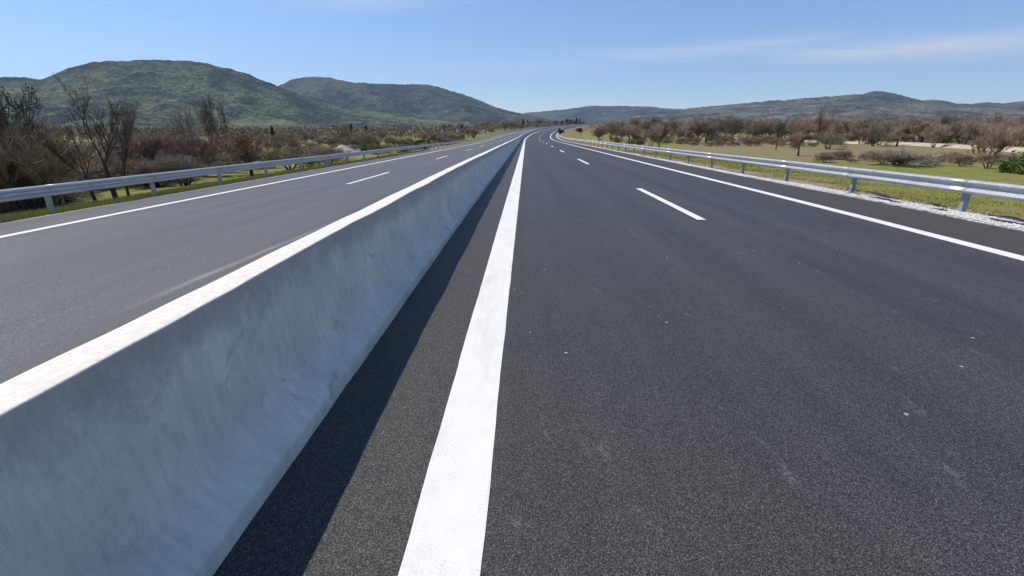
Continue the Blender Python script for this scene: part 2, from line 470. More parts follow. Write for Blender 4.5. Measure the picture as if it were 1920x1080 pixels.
# ------------------------------------------------------------------ terrain sheet
def hash2(ix, iy, seed):
    return np.modf(np.abs(np.sin(ix * 127.1 + iy * 311.7 + seed * 74.7) * 43758.5453))[0]
def n2(x, y, seed=0):
    ix = np.floor(x); iy = np.floor(y); fx = x - ix; fy = y - iy
    fx = fx * fx * (3 - 2 * fx); fy = fy * fy * (3 - 2 * fy)
    a = hash2(ix, iy, seed); b = hash2(ix + 1, iy, seed); c = hash2(ix, iy + 1, seed); d = hash2(ix + 1, iy + 1, seed)
    return (a * (1 - fx) + b * fx) * (1 - fy) + (c * (1 - fx) + d * fx) * fy
def fbm(x, y, seed=0, o=5, ridged=False):
    r = 0; amp = 1; tot = 0
    for k in range(o):
        v = n2(x * 2.03 ** k + 17.3 * k, y * 2.03 ** k - 9.1 * k, seed + k)
        if ridged: v = 1 - np.abs(2 * v - 1)
        r = r + v * amp; tot += amp; amp *= .5
    return r / tot

_cs = _ss[::8]; _cx = _X[::8]; _cy = _Y[::8]
def nearest_road(x, y):
    shp = x.shape; x = x.ravel(); y = y.ravel()
    s = np.empty(len(x)); t = np.empty(len(x))
    for a in range(0, len(x), 20000):
        xx = x[a:a + 20000, None]; yy = y[a:a + 20000, None]
        i = np.argmin((xx - _cx) ** 2 + (yy - _cy) ** 2, 1)
        sc = _cs[i]; h = head_at(sc)
        dx = x[a:a + 20000] - _cx[i]; dy = y[a:a + 20000] - _cy[i]
        ds = dx * np.sin(h) + dy * np.cos(h)
        s[a:a + 20000] = np.clip(sc + ds, S0, S1)
        t[a:a + 20000] = dx * np.cos(h) - dy * np.sin(h)
    return s.reshape(shp), t.reshape(shp)

def ground_z(x, y, under=True):
    x = np.asarray(x, float); y = np.asarray(y, float)
    s, t = nearest_road(x, y)
    d = np.hypot(x, y)
    e = np.interp(s, _ss, _E)
    w = np.exp(-(np.clip(np.abs(t) - 25, 0, None) / 70.0) ** 2)
    side = np.where(t < 0, -1.8, -.5)
    z = side + e * w
    z = z + np.where(t < 0, np.interp(d, [0, 250, 700, 1600, 4000], [0, 0, 2, 5, 8]),
                     np.interp(d, [0, 300, 800, 2000, 5000], [0, 0, 3, 7, 10])) * (1 - w * (d < 700))
    z = z + (fbm(x / 14, y / 14, 3, 3) - .5) * .25 * np.clip((np.abs(t) - 20) / 10, 0, 1)
    z = z + (fbm(x / 160, y / 160, 9, 3) - .5) * 2.0 * np.clip((d - 180) / 400, 0, 1)
    if under:
        z = np.where((t > -24.5) & (t < 19.5) & (s > S0 + 1) & (s < 558), z - .7 - .002 * np.abs(s), z)
    return z

az = np.concatenate([np.arange(-70, 70, .22), np.arange(70, 290, 2.5)])
rr = np.concatenate([[0.5], np.geomspace(2, 9000, 300)])
A, R_ = np.meshgrid(np.radians(az), rr, indexing='ij')
gx = R_ * np.sin(A); gy = R_ * np.cos(A)
gz = ground_z(gx, gy)
verts = np.stack([gx, gy, gz], -1).reshape(-1, 3)
na, nr_ = len(az), len(rr)
i = np.arange(na)[:, None]; j = np.arange(nr_ - 1)[None, :]
a_ = i * nr_ + j; b_ = ((i + 1) % na) * nr_ + j
faces = np.stack([a_, b_, b_ + 1, a_ + 1], -1).reshape(-1, 4)[:, ::-1]
tag(mesh_obj('ground', verts, faces[:, ::-1], M['ground'], smooth=True), kind='structure')

def gz1(x, y):
    s, t = nearest_road(np.array([x]), np.array([y]))
    t0 = float(t[0])
    if -24 < t0 < 19.5:
        return float(road_pt(s, t)[2][0]) - .02
    return float(ground_z(np.array([x]), np.array([y]), False)[0])

# ------------------------------------------------------------------ hills
def hill(outline, D, W, Wb, mat, seed, gully=.28, na=420, nr=150, freq=1.0, foot=0.0):
    """outline: picture positions of the skyline; D its distance, W the depth of the front slope"""
    azs, tan = [], []
    for px, py in outline:
        d = ray(px, py); azs.append(math.atan2(d.x, d.y)); tan.append(d.z / math.hypot(d.x, d.y))
    azs = np.array(azs); tan = np.array(tan)
    a = np.linspace(azs[0], azs[-1], na)
    te = np.interp(a, azs, tan)
    ker = np.hanning(9); ker /= ker.sum()
    te = np.convolve(np.pad(te, 4, mode='edge'), ker, 'valid')
    Dr = D * (1 + .10 * (fbm(a * 9, a * 0, seed, 3) - .5))
    p = np.concatenate([np.linspace(0, 1, nr), 1 + np.linspace(.02, 1, 30)])
    Aa, P = np.meshgrid(a, p, indexing='ij')
    Drr = Dr[:, None]
    R = np.where(P <= 1, Drr - W * (1 - P), Drr + Wb * (P - 1))
    x = R * np.sin(Aa); y = R * np.cos(Aa)
    H = (te[:, None] * Drr + CAM_H)
    prof = np.where(P <= 1, np.clip(P, 0, 1) ** 1.25 * (1 - .12 * np.sin(np.pi * np.clip(P, 0, 1))), np.cos(np.clip(P - 1, 0, 1) * np.pi / 2) ** 1.0)
    g = fbm(x / (420 / freq), y / (420 / freq), seed, 6, True)
    g2 = fbm(x / (90 / freq), y / (90 / freq), seed + 20, 4)
    amt = np.sin(np.pi * np.clip(P, 0, 1)) ** .8
    hh = H * (prof - gully * amt * (1 - g) * 1.3 * prof ** .4) + (g2 - .5) * 26 / freq * np.clip(P * 3, 0, 1) * (.35 + .65 * amt)
    hh = hh - foot * (1 - np.clip(P * 8, 0, 1))
    z = np.where(P <= 1, hh, hh)
    # the ridge itself stays a little rough
    rough = (fbm(a * D / 26, a * 0 + 3, seed + 7, 3) - .5) * 9
    z = z + rough[:, None] * np.exp(-((P - 1) / .03) ** 2)
    v = np.stack([x, y, z], -1).reshape(-1, 3)
    f = grid_faces(len(a), len(p))
    o = mesh_obj('hills', v, f[:, ::-1], mat, smooth=True)
    tag(o, kind='structure')
    return o

H1 = m_hill('hill_scrub_near', (.020, .030, .027), (.068, .084, .043), (.155, .170, .085), (.110, .082, .070), 300)
H2 = m_hill('hill_scrub_far', (.021, .029, .027), (.060, .073, .045), (.130, .140, .080), (.095, .075, .066), 300)
H3 = m_hill('hill_scrub_right', (.030, .038, .032), (.095, .098, .068), (.185, .172, .118), (.150, .125, .100), 420, .7)
hill([(-420, 190), (-250, 165), (-120, 155), (0, 148), (60, 146), (76, 148), (100, 139), (130, 128), (180, 115), (250, 112), (340, 112), (380, 117),
      (400, 122), (450, 135), (490, 149), (520, 162), (560, 176), (620, 192), (700, 207), (800, 220), (880, 229)], 2600, 1250, 1200, H1, 5, .42, 560, 200, 1.0, 20)
hill([(380, 200), (470, 175), (520, 163), (545, 150), (570, 144), (620, 145), (660, 154), (700, 157), (740, 158), (800, 158), (850, 170), (900, 189),
      (950, 207), (985, 213), (1020, 222), (1060, 230)], 3900, 1600, 1400, H2, 9, .36, 460, 180, .8, 20)
hill([(900, 225), (985, 212), (1020, 209), (1060, 205), (1100, 199), (1160, 198), (1200, 199), (1260, 204), (1300, 203), (1340, 204), (1420, 206), (1600, 210), (1800, 215)],
     7000, 2500, 2000, H2, 15, .2, 320, 90, .5, 20)
hill([(1180, 214), (1260, 207), (1300, 201.5), (1340, 198), (1400, 193), (1480, 187), (1560, 180), (1620, 177), (1700, 186), (1800, 200), (1920, 206), (2150, 212)],
     4200, 2300, 1500, H3, 22, .2, 380, 120, .7, 20)
hill([(1540, 200), (1600, 182), (1622, 175), (1640, 171), (1660, 172), (1680, 175), (1705, 183), (1730, 189), (1760, 187), (1790, 193),
      (1815, 195), (1850, 191), (1880, 194), (1920, 190), (2050, 180), (2250, 175), (2500, 185)], 5600, 1700, 1500, H2, 28, .2, 380, 110, .6, 20)

# ------------------------------------------------------------------ median barrier
def make_barrier():
    prof = [(.350, 0.0), (.352, .04), (.352, .090), (.350, .104), (.343, .115), (.334, .126), (.306, .155), (.258, .195), (.215, .240), (.188, .290), (.170, .345),
            (.158, .43), (.147, .53), (.136, .63), (.125, .73), (.114, .83), (.105, .90), (.098, .950), (.0955, .972), (.094, .981), (.092, .986), (.088, .989), (.080, .990), (.045, .991), (0, .991)]
    full = [(-x, z) for x, z in prof] + [(x, z) for x, z in prof[::-1][1:]]       # left base ... top ... right base
    full = np.array(full)
    seg = np.r_[0, np.cumsum(np.hypot(*np.diff(full, axis=0).T))]
    girth = seg - seg[len(prof) - 1]
    s = s_samples(-30, 600, .07, .006)
    S, I = np.meshgrid(s, np.arange(len(full)), indexing='ij')
    px = full[I, 0]; pz = full[I, 1]
    side = np.sign(px)
    arris = np.exp(-((pz - .98) / .035) ** 2)
    dx = side * (fb1(S, 51, .9, 5) * .014 * arris * (side > 0) + fb1(S, 57, 1.3, 4) * .006 * arris * (side < 0))
    dx = dx + side * (fbm(S * 1.2, pz * 3 + side * 7, 4, 4) - .5) * .016 * (pz > .02) * (pz < .97)
    dx = dx + side * fb1(S, 61, 1.6, 4) * .004 * np.exp(-(pz / .09) ** 2)
    dz = fb1(S, 53, .8, 3) * .003 * (pz > .9) + (pz > .9) * fb1(S, 59, .12, 2) * .004
    x, y, z = road_pt(S, TC + px + dx)
    e = np.interp(S, _ss, _E)
    z = np.where(pz > 0, e + pz + dz, e - .05)
    uv = np.stack([girth[I], S], -1).reshape(-1, 2)
    v = np.stack([x, y, z], -1).reshape(-1, 3)
    f = grid_faces(len(s), len(full))
    n = len(full)
    caps = [tuple(range(n)), tuple(range(len(v) - 1, len(v) - 1 - n, -1))]
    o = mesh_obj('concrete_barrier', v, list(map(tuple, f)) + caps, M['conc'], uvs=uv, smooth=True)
    tag(o, 'long grey concrete median barrier with a bright sunlit top running between the two carriageways', 'concrete barrier')
make_barrier()

# ------------------------------------------------------------------ guardrails
W_PROF = [(.012, .155), (.028, .148), (.070, .122), (.081, .105), (.081, .090), (.070, .072), (.012, .040), (.002, .022), (0, 0),
          (.002, -.022), (.012, -.040), (.070, -.072), (.081, -.090), (.081, -.105), (.070, -.122), (.028, -.148), (.012, -.155)]
def bolt_mesh():
    bv, bf = [], []
    for r, h in ((.016, 0.0), (.014, .010), (.006, .013)):
        for q in range(6):
            an = q * math.pi / 3
            bv.append((-h, r * math.cos(an), r * math.sin(an)))
    for lv in range(2):
        for q in range(6):
            bf.append((lv * 6 + q, lv * 6 + (q + 1) % 6, lv * 6 + 6 + (q + 1) % 6, lv * 6 + 6 + q))
    bf.append(tuple(12 + q for q in range(6)))
    me = bpy.data.meshes.new('bolt'); me.from_pydata(bv, [], bf); me.materials.append(M['bolt']); return me
BOLT = bolt_mesh()
def guardrail(t0, zc, side, phase, post_base, label, s_end):
    """side: +1 when the rail stands right of the road (its face looks left)"""
    x0, y0, z0 = [float(v) for v in road_pt(np.array([phase]), np.array([t0]))]
    root = empty('guardrail', (x0, y0, z0))
    tag(root, label, 'guardrail')
    front = np.array(W_PROF); back = front.copy(); back[:, 0] -= .004
    loop = np.vstack([front, back[::-1]])
    loc0 = np.array([x0, y0, z0])
    def P(s, off, z):
        s = np.asarray(s, float)
        x, y, _ = road_pt(s, t0 - side * off)
        e = np.interp(s, _ss, _E)
        return np.stack([x, y, e + z], -1) - loc0
    n = 0
    s = phase - 4 * (5 if phase > 10 else 4)
    k = 0
    while s < s_end:
        # beam length, lapped over the next one at each post
        step = .5 if s < 60 else 2.0
        ss = np.r_[np.arange(s - .16, s + 4.159, step), s + 4.16]
        lap = np.full(len(ss), .0045 * (k % 2))
        S, I = np.meshgrid(ss, np.arange(len(loop)), indexing='ij')
        wob = fb1(np.array([k, k + 1.0]), 71 + int(side), 1.0, 1) * .004
        wz = np.interp(ss, [s, s + 4], wob)
        v = P(S, loop[I, 0] + lap[:, None], zc + loop[I, 1] + wz[:, None]).reshape(-1, 3)
        f = list(map(tuple, grid_faces(len(ss), len(loop), True)))
        m = len(loop)
        f += [tuple(range(m))[::-1], tuple(range(len(v) - m, len(v)))]
        beam = mesh_obj('beam', v, f, M['zinc'], root, smooth=True)
        beam.data.polygons[-1].use_smooth = False; beam.data.polygons[-2].use_smooth = False
        if s < 34:                                   # bolts at the lap
            for (bo, bz) in ((.045, .055), (.045, -.055), (.055, .128), (.055, -.128), (.006, 0)):
                for bs in ((-.1, .1) if bz else (0.0,)):
                    c = P(np.array([s + bs]), bo + .006, zc + bz)[0]
                    bo_ = bpy.data.objects.new('bolt', BOLT); col.objects.link(bo_); bo_.parent = beam
                    bo_.location = c; bo_.scale = (side, 1, 1)
        # post: open C section, standing behind the beam, with a spacer
        w, dpt, th = .10, .12, .006
        cprof = [(0, -w / 2), (dpt, -w / 2), (dpt, -w / 2 + .03), (dpt - th, -w / 2 + .03), (dpt - th, -w / 2 + th), (th, -w / 2 + th),
                 (th, w / 2 - th), (dpt - th, w / 2 - th), (dpt - th, w / 2 - .03), (dpt, w / 2 - .03), (dpt, w / 2), (0, w / 2)]
        tilt = random.uniform(-.012, .012)
        vv = []
        for zz in (post_base - .15, zc + .11):
            for (o_, a_2) in cprof:
                vv.append(P(np.array([s + a_2 + tilt * (zz - zc)]), -.075 - o_, zz)[0])
        m = len(cprof)
        ff = [(q, (q + 1) % m, m + (q + 1) % m, m + q) for q in range(m)] + [tuple(range(m, 2 * m))]
        post = mesh_obj('post', vv, ff, M['post'], root)
        if s < 160:
            sv_ = []
            for zz in (zc - .10, zc + .10):
                for (o_, a_2) in ((.0, -.05), (.076, -.035), (.076, .035), (.0, .05)):
                    sv_.append(P(np.array([s + a_2]), -o_ + .0, zz)[0])
            mesh_obj('spacer', sv_, [(0, 1, 5, 4), (1, 2, 6, 5), (2, 3, 7, 6), (3, 0, 4, 7), (3, 2, 1, 0), (4, 5, 6, 7)], M['post'], post)
        s += 4; k += 1
    return root
guardrail(10.10, .58, 1, 11.55, -.02, 'bright galvanised steel guardrail on white gravel at the right edge of the road', 330)
guardrail(-13.45, .205, -1, 13.4, -.50, 'blue-grey galvanised steel guardrail in shade on the grassy left edge of the road', 330)

# ------------------------------------------------------------------ plants
def seg_tube(V, F, p0, p1, r0, r1, n):
    d = (p1 - p0)
    if d.length < 1e-5: return
    q = d.normalized()
    a = q.orthogonal().normalized(); b = q.cross(a)
    base = len(V)
    for p, r in ((p0, r0), (p1, r1)):
        for i in range(n):
            an = 2 * math.pi * i / n
            V.append(p + a * (r * math.cos(an)) + b * (r * math.sin(an)))
    for i in range(n):
        F.append((base + i, base + (i + 1) % n, base + n + (i + 1) % n, base + n + i))

def rnd_dir(rng):
    while True:
        v = Vector((rng.uniform(-1, 1), rng.uniform(-1, 1), rng.uniform(-1, 1)))
        if .05 < v.length < 1: return v.normalized()

def tree_mesh(rng, H, trunk_r, fork, spread, levels, kids, up, twr, leaf=None, lean=Vector((0, 0, 0)), stems=1, len0=.42, decay=.68):
    """returns (woodV, woodF, twigV, twigF, leafV, leafF) in a unit where H is the tree height"""
    wV, wF, tV, tF, lV, lF = [], [], [], [], [], []
    def grow(p, d, L, r, lev):
        n = 3 if lev < levels - 1 else 2
        q = p
        for i in range(n):
            jit = .10 + .10 * lev / levels
            d = (d + rnd_dir(rng) * jit + Vector((0, 0, up * .05))).normalized()
            q2 = q + d * (L / n)
            r2 = r * (1 - .30 / n * (i + 1) / 1.0) if lev < levels else r * .5
            if lev <= 1: seg_tube(wV, wF, q, q2, r, r2, 6 if lev == 0 else 5)
            elif lev < levels: seg_tube(tV, tF, q, q2, max(r, twr), max(r2, twr * .9), 3)
            else: seg_tube(tV, tF, q, q2, twr, twr * .6, 3)
            if lev >= 1 and lev < levels:
                nk = rng.choice(kids)
                for _ in range(nk):
                    nd = (d * (1 - spread * .5) + rnd_dir(rng) * spread + Vector((0, 0, up * .35))).normalized()
                    grow(q2, nd, L * decay * rng.uniform(.7, 1.15), r2 * .6, lev + 1)
            if leaf and lev >= levels - 1 and rng.random() < leaf[0]:
                for _ in range(leaf[2]):
                    c = q2 + rnd_dir(rng) * leaf[1] * 2.2
                    a = rnd_dir(rng) * leaf[1] * rng.uniform(.6, 1.3); b = rnd_dir(rng) * leaf[1] * rng.uniform(.6, 1.3)
                    m = len(lV); lV.extend([c - a, c + b, c + a, c - b]); lF.append((m, m + 1, m + 2, m + 3))
            q = q2; r = r2
        if lev < levels:
            for _ in range(rng.choice(kids) + (1 if lev == 0 else 0) + (fork if lev == 0 else 0)):
                nd = (d * (.9 - spread * .4) + rnd_dir(rng) * spread * (1.25 if lev == 0 else 1) + Vector((0, 0, up * .3))).normalized()
                grow(q, nd, L * decay * rng.uniform(.8, 1.2) * (1.35 if lev == 0 else 1), r * .66, lev + 1)
    for i in range(stems):
        if stems == 1: d0 = (Vector((0, 0, 1)) + lean).normalized(); o = Vector((0, 0, -.1))
        else:
            an = 2 * math.pi * i / stems + rng.uniform(-.4, .4)
            d0 = (Vector((math.cos(an), math.sin(an), 0)) * rng.uniform(.25, .8) * spread * 1.3 + Vector((0, 0, 1)) + lean).normalized()
            o = Vector((math.cos(an), math.sin(an), 0)) * trunk_r * 2 + Vector((0, 0, -.1))
        grow(o, d0, H * len0 * (rng.uniform(.7, 1.1) if stems > 1 else 1), trunk_r, 0)
    top = max(v.z for v in (tV or wV))
    k = H / top
    for L_ in (wV, tV, lV):
        for i, v in enumerate(L_): L_[i] = v * k
    return wV, wF, tV, tF, lV, lF

PROTO = {}
def proto(key, name, seed, wood, twig, leafm=None, wood_name='trunk', crown_name='crown', **kw):
    rng = random.Random(seed)
    wV, wF, tV, tF, lV, lF = tree_mesh(rng, **kw)
    meshes = []
    me = bpy.data.meshes.new(wood_name); me.from_pydata(wV, [], wF); me.materials.append(M[wood]); me.update()
    meshes.append((wood_name, me))
    me = bpy.data.meshes.new(crown_name)
    n = len(tV); me.from_pydata(list(tV) + list(lV), [], list(tF) + [tuple(i + n for i in f) for f in lF])
    me.materials.append(M[twig])
    if leafm:
        me.materials.append(M[leafm])
        mi = [0] * len(tF) + [1] * len(lF); me.polygons.foreach_set('material_index', mi)
    me.update()
    meshes.append((crown_name, me))
    PROTO[key] = (name, meshes, kw['H'])
    return len(tF) + len(lF)

tot = 0
# spreading bare trees (H = 6 m)
for i, (tw, wd) in enumerate([('tw_brown', 'bark'), ('tw_grey', 'bark_p'), ('tw_red', 'bark'), ('tw_brown', 'bark_p'), ('tw_olive', 'bark'), ('tw_grey', 'bark')]):
    tot += proto('bare%d' % i, 'bare_tree', 100 + i, wd, tw, H=6.0, trunk_r=.13, fork=2 + i % 2, spread=[.75, .62, .7, .55, .68, .5][i], levels=4, kids=[1, 2, 3], up=[.6, .9, .7, 1.1, .8, 1.2][i], twr=.013, len0=[.20, .14, .16, .12, .15, .12][i], decay=.68)
# many-stemmed coppice trees that branch from the ground
for i, (tw, wd) in enumerate([('tw_brown', 'bark_p'), ('tw_grey', 'bark_p'), ('tw_brown', 'bark'), ('tw_red', 'bark_p'), ('tw_grey', 'bark')]):
    tot += proto('copse%d' % i, 'coppice_tree', 120 + i, wd, tw, wood_name='stems', H=6.0, trunk_r=.065, fork=1, spread=[.5, .42, .55, .5, .45][i], levels=4, kids=[1, 2, 2], up=[.9, 1.2, .8, 1.0, 1.3][i], twr=.012, stems=5 + i % 3, len0=.26, decay=.66)
# upright poplar-like
for i, tw in enumerate(['tw_grey', 'tw_dark', 'tw_dark']):
    tot += proto('tall%d' % i, 'bare_tree', 140 + i, 'bark', tw, H=9.0, trunk_r=.12, fork=2, spread=.42, levels=4, kids=[1, 1, 2], up=1.3, twr=.014, len0=.30, decay=.62)
# open dark trees with few limbs, leaning
for i, (ln, sp) in enumerate([(Vector((-.30, 0, 0)), .5), (Vector((-.12, 0, 0)), .6), (Vector((.08, 0, 0)), .55)]):
    M.setdefault('tw_black', m_plain('twigs_black', (.030, .024, .019), (.075, .060, .046), .9, .9, 0))
    tot += proto('open%d' % i, 'bare_tree', 160 + i * 3, 'bark', 'tw_black', H=7.5, trunk_r=.17, fork=2, spread=sp * .8, levels=4, kids=[1, 1, 2], up=1.0, twr=.010, lean=ln, len0=.34, decay=.66)
# thickets
for i, tw in enumerate(['tw_brown', 'tw_grey', 'tw_red', 'tw_dark', 'tw_olive']):
    tot += proto('shrub%d' % i, 'bare_shrub', 180 + i, 'bark', tw, wood_name='stems', H=2.4, trunk_r=.035, fork=1, spread=.7, levels=4, kids=[1, 2, 2], up=.7, twr=.006, stems=7, len0=.30, decay=.66)
# leafy bushes
for i, lm in enumerate(['leaf', 'leaf_d']):
    tot += proto('green%d' % i, 'leafy_bush', 200 + i, 'bark', 'tw_olive', lm, wood_name='stems', H=2.4, trunk_r=.04, fork=1, spread=.75, levels=3, kids=[1, 2, 2], up=.4, twr=.010, stems=6, len0=.34, decay=.66, leaf=(.9, .040, 16))
# ivy-clad / dark dense tall trees
for i in range(2):
    tot += proto('ivy%d' % i, 'dark_tree', 220 + i, 'bark', 'tw_dark', 'leaf_d', H=8.0, trunk_r=.14, fork=2, spread=.5, levels=4, kids=[1, 2, 2], up=1.0, twr=.015, len0=.32, decay=.62, leaf=(.10, .07, 3))
# rusty-leaved oaks
for i in range(2):
    M.setdefault('leaf_r', m_plain('leaves_rust', (.18, .115, .070), (.28, .19, .125), 1.2, .8, 0))
    tot += proto('oak%d' % i, 'oak_tree', 230 + i, 'bark', 'tw_red', 'leaf_r', H=6.0, trunk_r=.14, fork=2, spread=.75, levels=4, kids=[1, 2, 2], up=.5, twr=.012, len0=.26, decay=.62, leaf=(.35, .07, 2))
# narrow dark evergreen: a cone of drooping leafy sprays round a trunk
def evergreen(key, seed, H, W):
    r = random.Random(seed)
    wV, wF = [], []
    seg_tube(wV, wF, Vector((0, 0, -.1)), Vector((0, 0, H * .95)), .11, .02, 6)
    V, F = [], []
    for _ in range(1500):
        u = r.random() ** .8
        z = H * (.06 + .94 * u); an = r.uniform(0, 6.283)
        rr_ = W * (1 - u) ** .75 * r.uniform(.35, 1.0) * (1 + .25 * math.sin(an * 3 + z * 2))
        c = Vector((math.cos(an) * rr_, math.sin(an) * rr_, z))
        a = rnd_dir(r) * .14; b_ = (Vector((math.cos(an), math.sin(an), .5)) + rnd_dir(r) * .5).normalized() * .26
        m = len(V); V.extend([c - a, c + b_, c + a, c - b_]); F.append((m, m + 1, m + 2, m + 3))
    m1 = bpy.data.meshes.new('trunk'); m1.from_pydata(wV, [], wF); m1.materials.append(M['bark'])
    m2 = bpy.data.meshes.new('crown'); m2.from_pydata(V, [], F); m2.materials.append(M['leaf_d'])
    PROTO[key] = ('evergreen_tree', [('trunk', m1), ('crown', m2)], H)
evergreen('cyp0', 240, 7.0, 1.3)
evergreen('cyp1', 241, 6.0, 1.9)
print('twig faces', tot)

def plant(key, pos, height, label, cat, group=None, rz=None, wide=1.0):
    name, meshes, H = PROTO[key]
    x, y = pos[0], pos[1]
    o = empty(name, (x, y, gz1(x, y)), random.uniform(0, 6.28) if rz is None else rz)
    k = height / H
    o.scale = (k * wide, k * wide, k)
    tag(o, label, cat, group)
    for nm, me in meshes:
        c = bpy.data.objects.new(nm, me); col.objects.link(c); c.parent = o
    return o

def polar(px, dist, py=262):
    """ground place in the direction of picture column px at a distance"""
    d = ray(px, py); h = Vector((d.x, d.y)).normalized()
    return (h.x * dist, h.y * dist)

ppm = lambda dist: 947.8 / dist
# --- left: single trees one can tell apart
T = [
 ('ivy0', 8, 30, 5.1, 'tall dark twiggy tree at the left edge of the picture', 'tree', 1.0),
 ('ivy1', 42, 33, 5.6, 'dark twiggy tree just right of the tall one at the left edge', 'tree', .9),
 ('open0', 150, 27, 3.9, 'bare black tree leaning left over the left guardrail', 'tree', 1.0),
 ('open1', 190, 27, 5.2, 'bare black forked tree with long straight limbs behind the left guardrail', 'tree', 1.0),
 ('open2', 215, 29, 4.6, 'slim bare black tree just right of the forked one', 'tree', .8),
 ('tall0', 352, 52, 6.6, 'tall grey leafless tree in the clump left of the red-brown oak', 'tree', 1.0),
 ('tall1', 395, 55, 7.3, 'tallest olive-grey leafless tree of the clump above the left guardrail', 'tree', .9),
 ('tall2', 420, 58, 7.0, 'dark upright leafless tree at the right end of the tall clump', 'tree', .9),
 ('oak0', 462, 46, 4.3, 'round red-brown oak with old leaves behind the left guardrail', 'tree', 1.05),
 ('bare2', 275, 50, 4.0, 'reddish leafless tree low between the black forked tree and the tall clump', 'tree', 1.1),
 ('cyp0', 513, 180, 5.0, 'small dark evergreen standing far back in the left scrub', 'tree', 1.0),
 ('green0', 690, 95, 1.9, 'green leafy bush beside the pale earth bank', 'bush', 1.4),
 ('green0', 788, 120, 2.4, 'yellow-green round bush near the far left guardrail', 'bush', 1.2),
 # --- right
 ('oak1', 1146, 150, 5.6, 'rust-red tree at the left end of the belt past the bend', 'tree', 1.1),
 ('copse0', 1221, 74, 3.9, 'small bare bushy tree on the left of the pair behind the right guardrail', 'tree', 1.2),
 ('bare3', 1236, 78, 4.0, 'small bare round tree on the right of the pair behind the right guardrail', 'tree', 1.2),
 ('open2', 1458, 78, 4.4, 'crooked dark bare tree standing alone in the brown field', 'tree', 1.0),
 ('bare2', 1502, 60, 2.6, 'small orange-brown bare tree beside a pale patch of the field', 'tree', .9),
 ('tall2', 1534, 130, 8.4, 'tallest dark bare tree rising above the right-hand belt', 'tree', 1.2),
 ('shrub4', 1556, 84, 2.5, 'olive thicket at the end of the dirt track', 'shrub', 1.6),
 ('shrub1', 1700, 46, 1.35, 'wide low grey thicket on the edge of the grass field', 'shrub', 3.4),
 ('copse3', 1868, 46, 3.0, 'small reddish bare tree with several stems near the right edge', 'tree', 1.1),
 ('green0', 2008, 42, 2.4, 'bright green leafy bush cut by the right edge of the picture', 'bush', 1.5),
 ('green1', 1050, 205, 2.2, 'small dark green bush inside the bend of the road', 'bush', 1.2),
 ('green1', 1086, 240, 2.4, 'small dark bush on the green bank beyond the bend', 'bush', 1.1),
 ('shrub3', 1198, 100, 1.6, 'low dark thicket just behind the far end of the right guardrail', 'shrub', 1.8),
 ('shrub2', 1815, 48, .9, 'tiny red-brown shrub on the edge of the grass field', 'shrub', 1.3),
]
for key, px, dist, h, lab, cat, wd in T:
    plant(key, polar(px, dist), h, lab, cat, None, rz=random.uniform(-.25, .25) if key.startswith('open') else None, wide=wd)

# --- belts: many alike, one phrase each
rng = random.Random(31)

LB = {'copse0': 'many-stemmed brown', 'copse1': 'many-stemmed grey', 'copse2': 'many-stemmed brown', 'copse3': 'many-stemmed reddish', 'copse4': 'many-stemmed grey', 'bare0': 'brown bare', 'bare1': 'grey bare', 'bare2': 'reddish bare', 'bare3': 'brown bare', 'bare4': 'olive-brown bare', 'bare5': 'grey bare'}
def in_road(x, y, m=17):
    s, t = nearest_road(np.array([x]), np.array([y]))
    return -m - 4 < t[0] < m and s[0] < 560
cnt = 0
def belt(n, px0, px1, d0, d1, h0, h1, keys, where, group, cat='tree', wide=(.9, 1.25)):
    global cnt
    for i in range(n):
        for _ in range(20):
            px = px0 + (px1 - px0) * (i + rng.uniform(0, 1)) / n
            dist = d0 * (d1 / d0) ** rng.random()
            x, y = polar(px, dist)
            if not in_road(x, y): break
        else: continue
        key = rng.choice(keys)
        base = LB.get(key, {'shrub': 'leafless scrubby', 'tall': 'tall upright bare', 'oak': 'rusty-leaved', 'gree': 'green leafy', 'cyp0': 'dark evergreen'}.get(key[:5] if key.startswith('shrub') else key[:4].rstrip('0123456789'), 'dark leafless'))
        kind = 'bush' if key.startswith(('shrub', 'green')) else 'tree'
        plant(key, (x, y), rng.uniform(h0, h1), '%s %s %s' % (base, kind, where), kind, '%s %s' % (base, group), wide=rng.uniform(*wide))
        cnt += 1
BR = ['bare0', 'bare3', 'bare1', 'bare4', 'copse0', 'copse1', 'copse2', 'copse3', 'copse4', 'copse0', 'copse1', 'copse2']
# right belt
belt(78, 1125, 1990, 125, 185, 3.8, 6.4, BR, 'in the belt along the far side of the right field', 'trees of the right-hand belt', wide=(1.1, 1.5))
belt(26, 1130, 1990, 180, 260, 6.0, 8.2, BR, 'in the back row of the right-hand belt', 'trees in the back row on the right', wide=(1.1, 1.5))
belt(15, 1560, 2000, 104, 126, 3.2, 4.8, BR, 'between the dirt track and the right-hand belt', 'trees behind the dirt track', wide=(1.1, 1.5))
belt(30, 1540, 1990, 47, 58, .45, .95, ['shrub0', 'shrub1', 'shrub2', 'shrub4'], 'on the rough ground in front of the dirt track', 'bushes before the dirt track', wide=(1.2, 2.2))
belt(34, 1150, 1990, 116, 150, 1.3, 2.4, ['shrub0', 'shrub1', 'shrub4', 'shrub2'], 'in the undergrowth of the right-hand belt', 'bushes in the undergrowth of the belt', wide=(1.3, 2.0))
belt(16, 1180, 1560, 95, 125, .8, 1.7, ['shrub0', 'shrub1', 'shrub4', 'shrub2'], 'at the foot of the right-hand belt', 'bushes at the foot of the belt', wide=(1.2, 2.2))
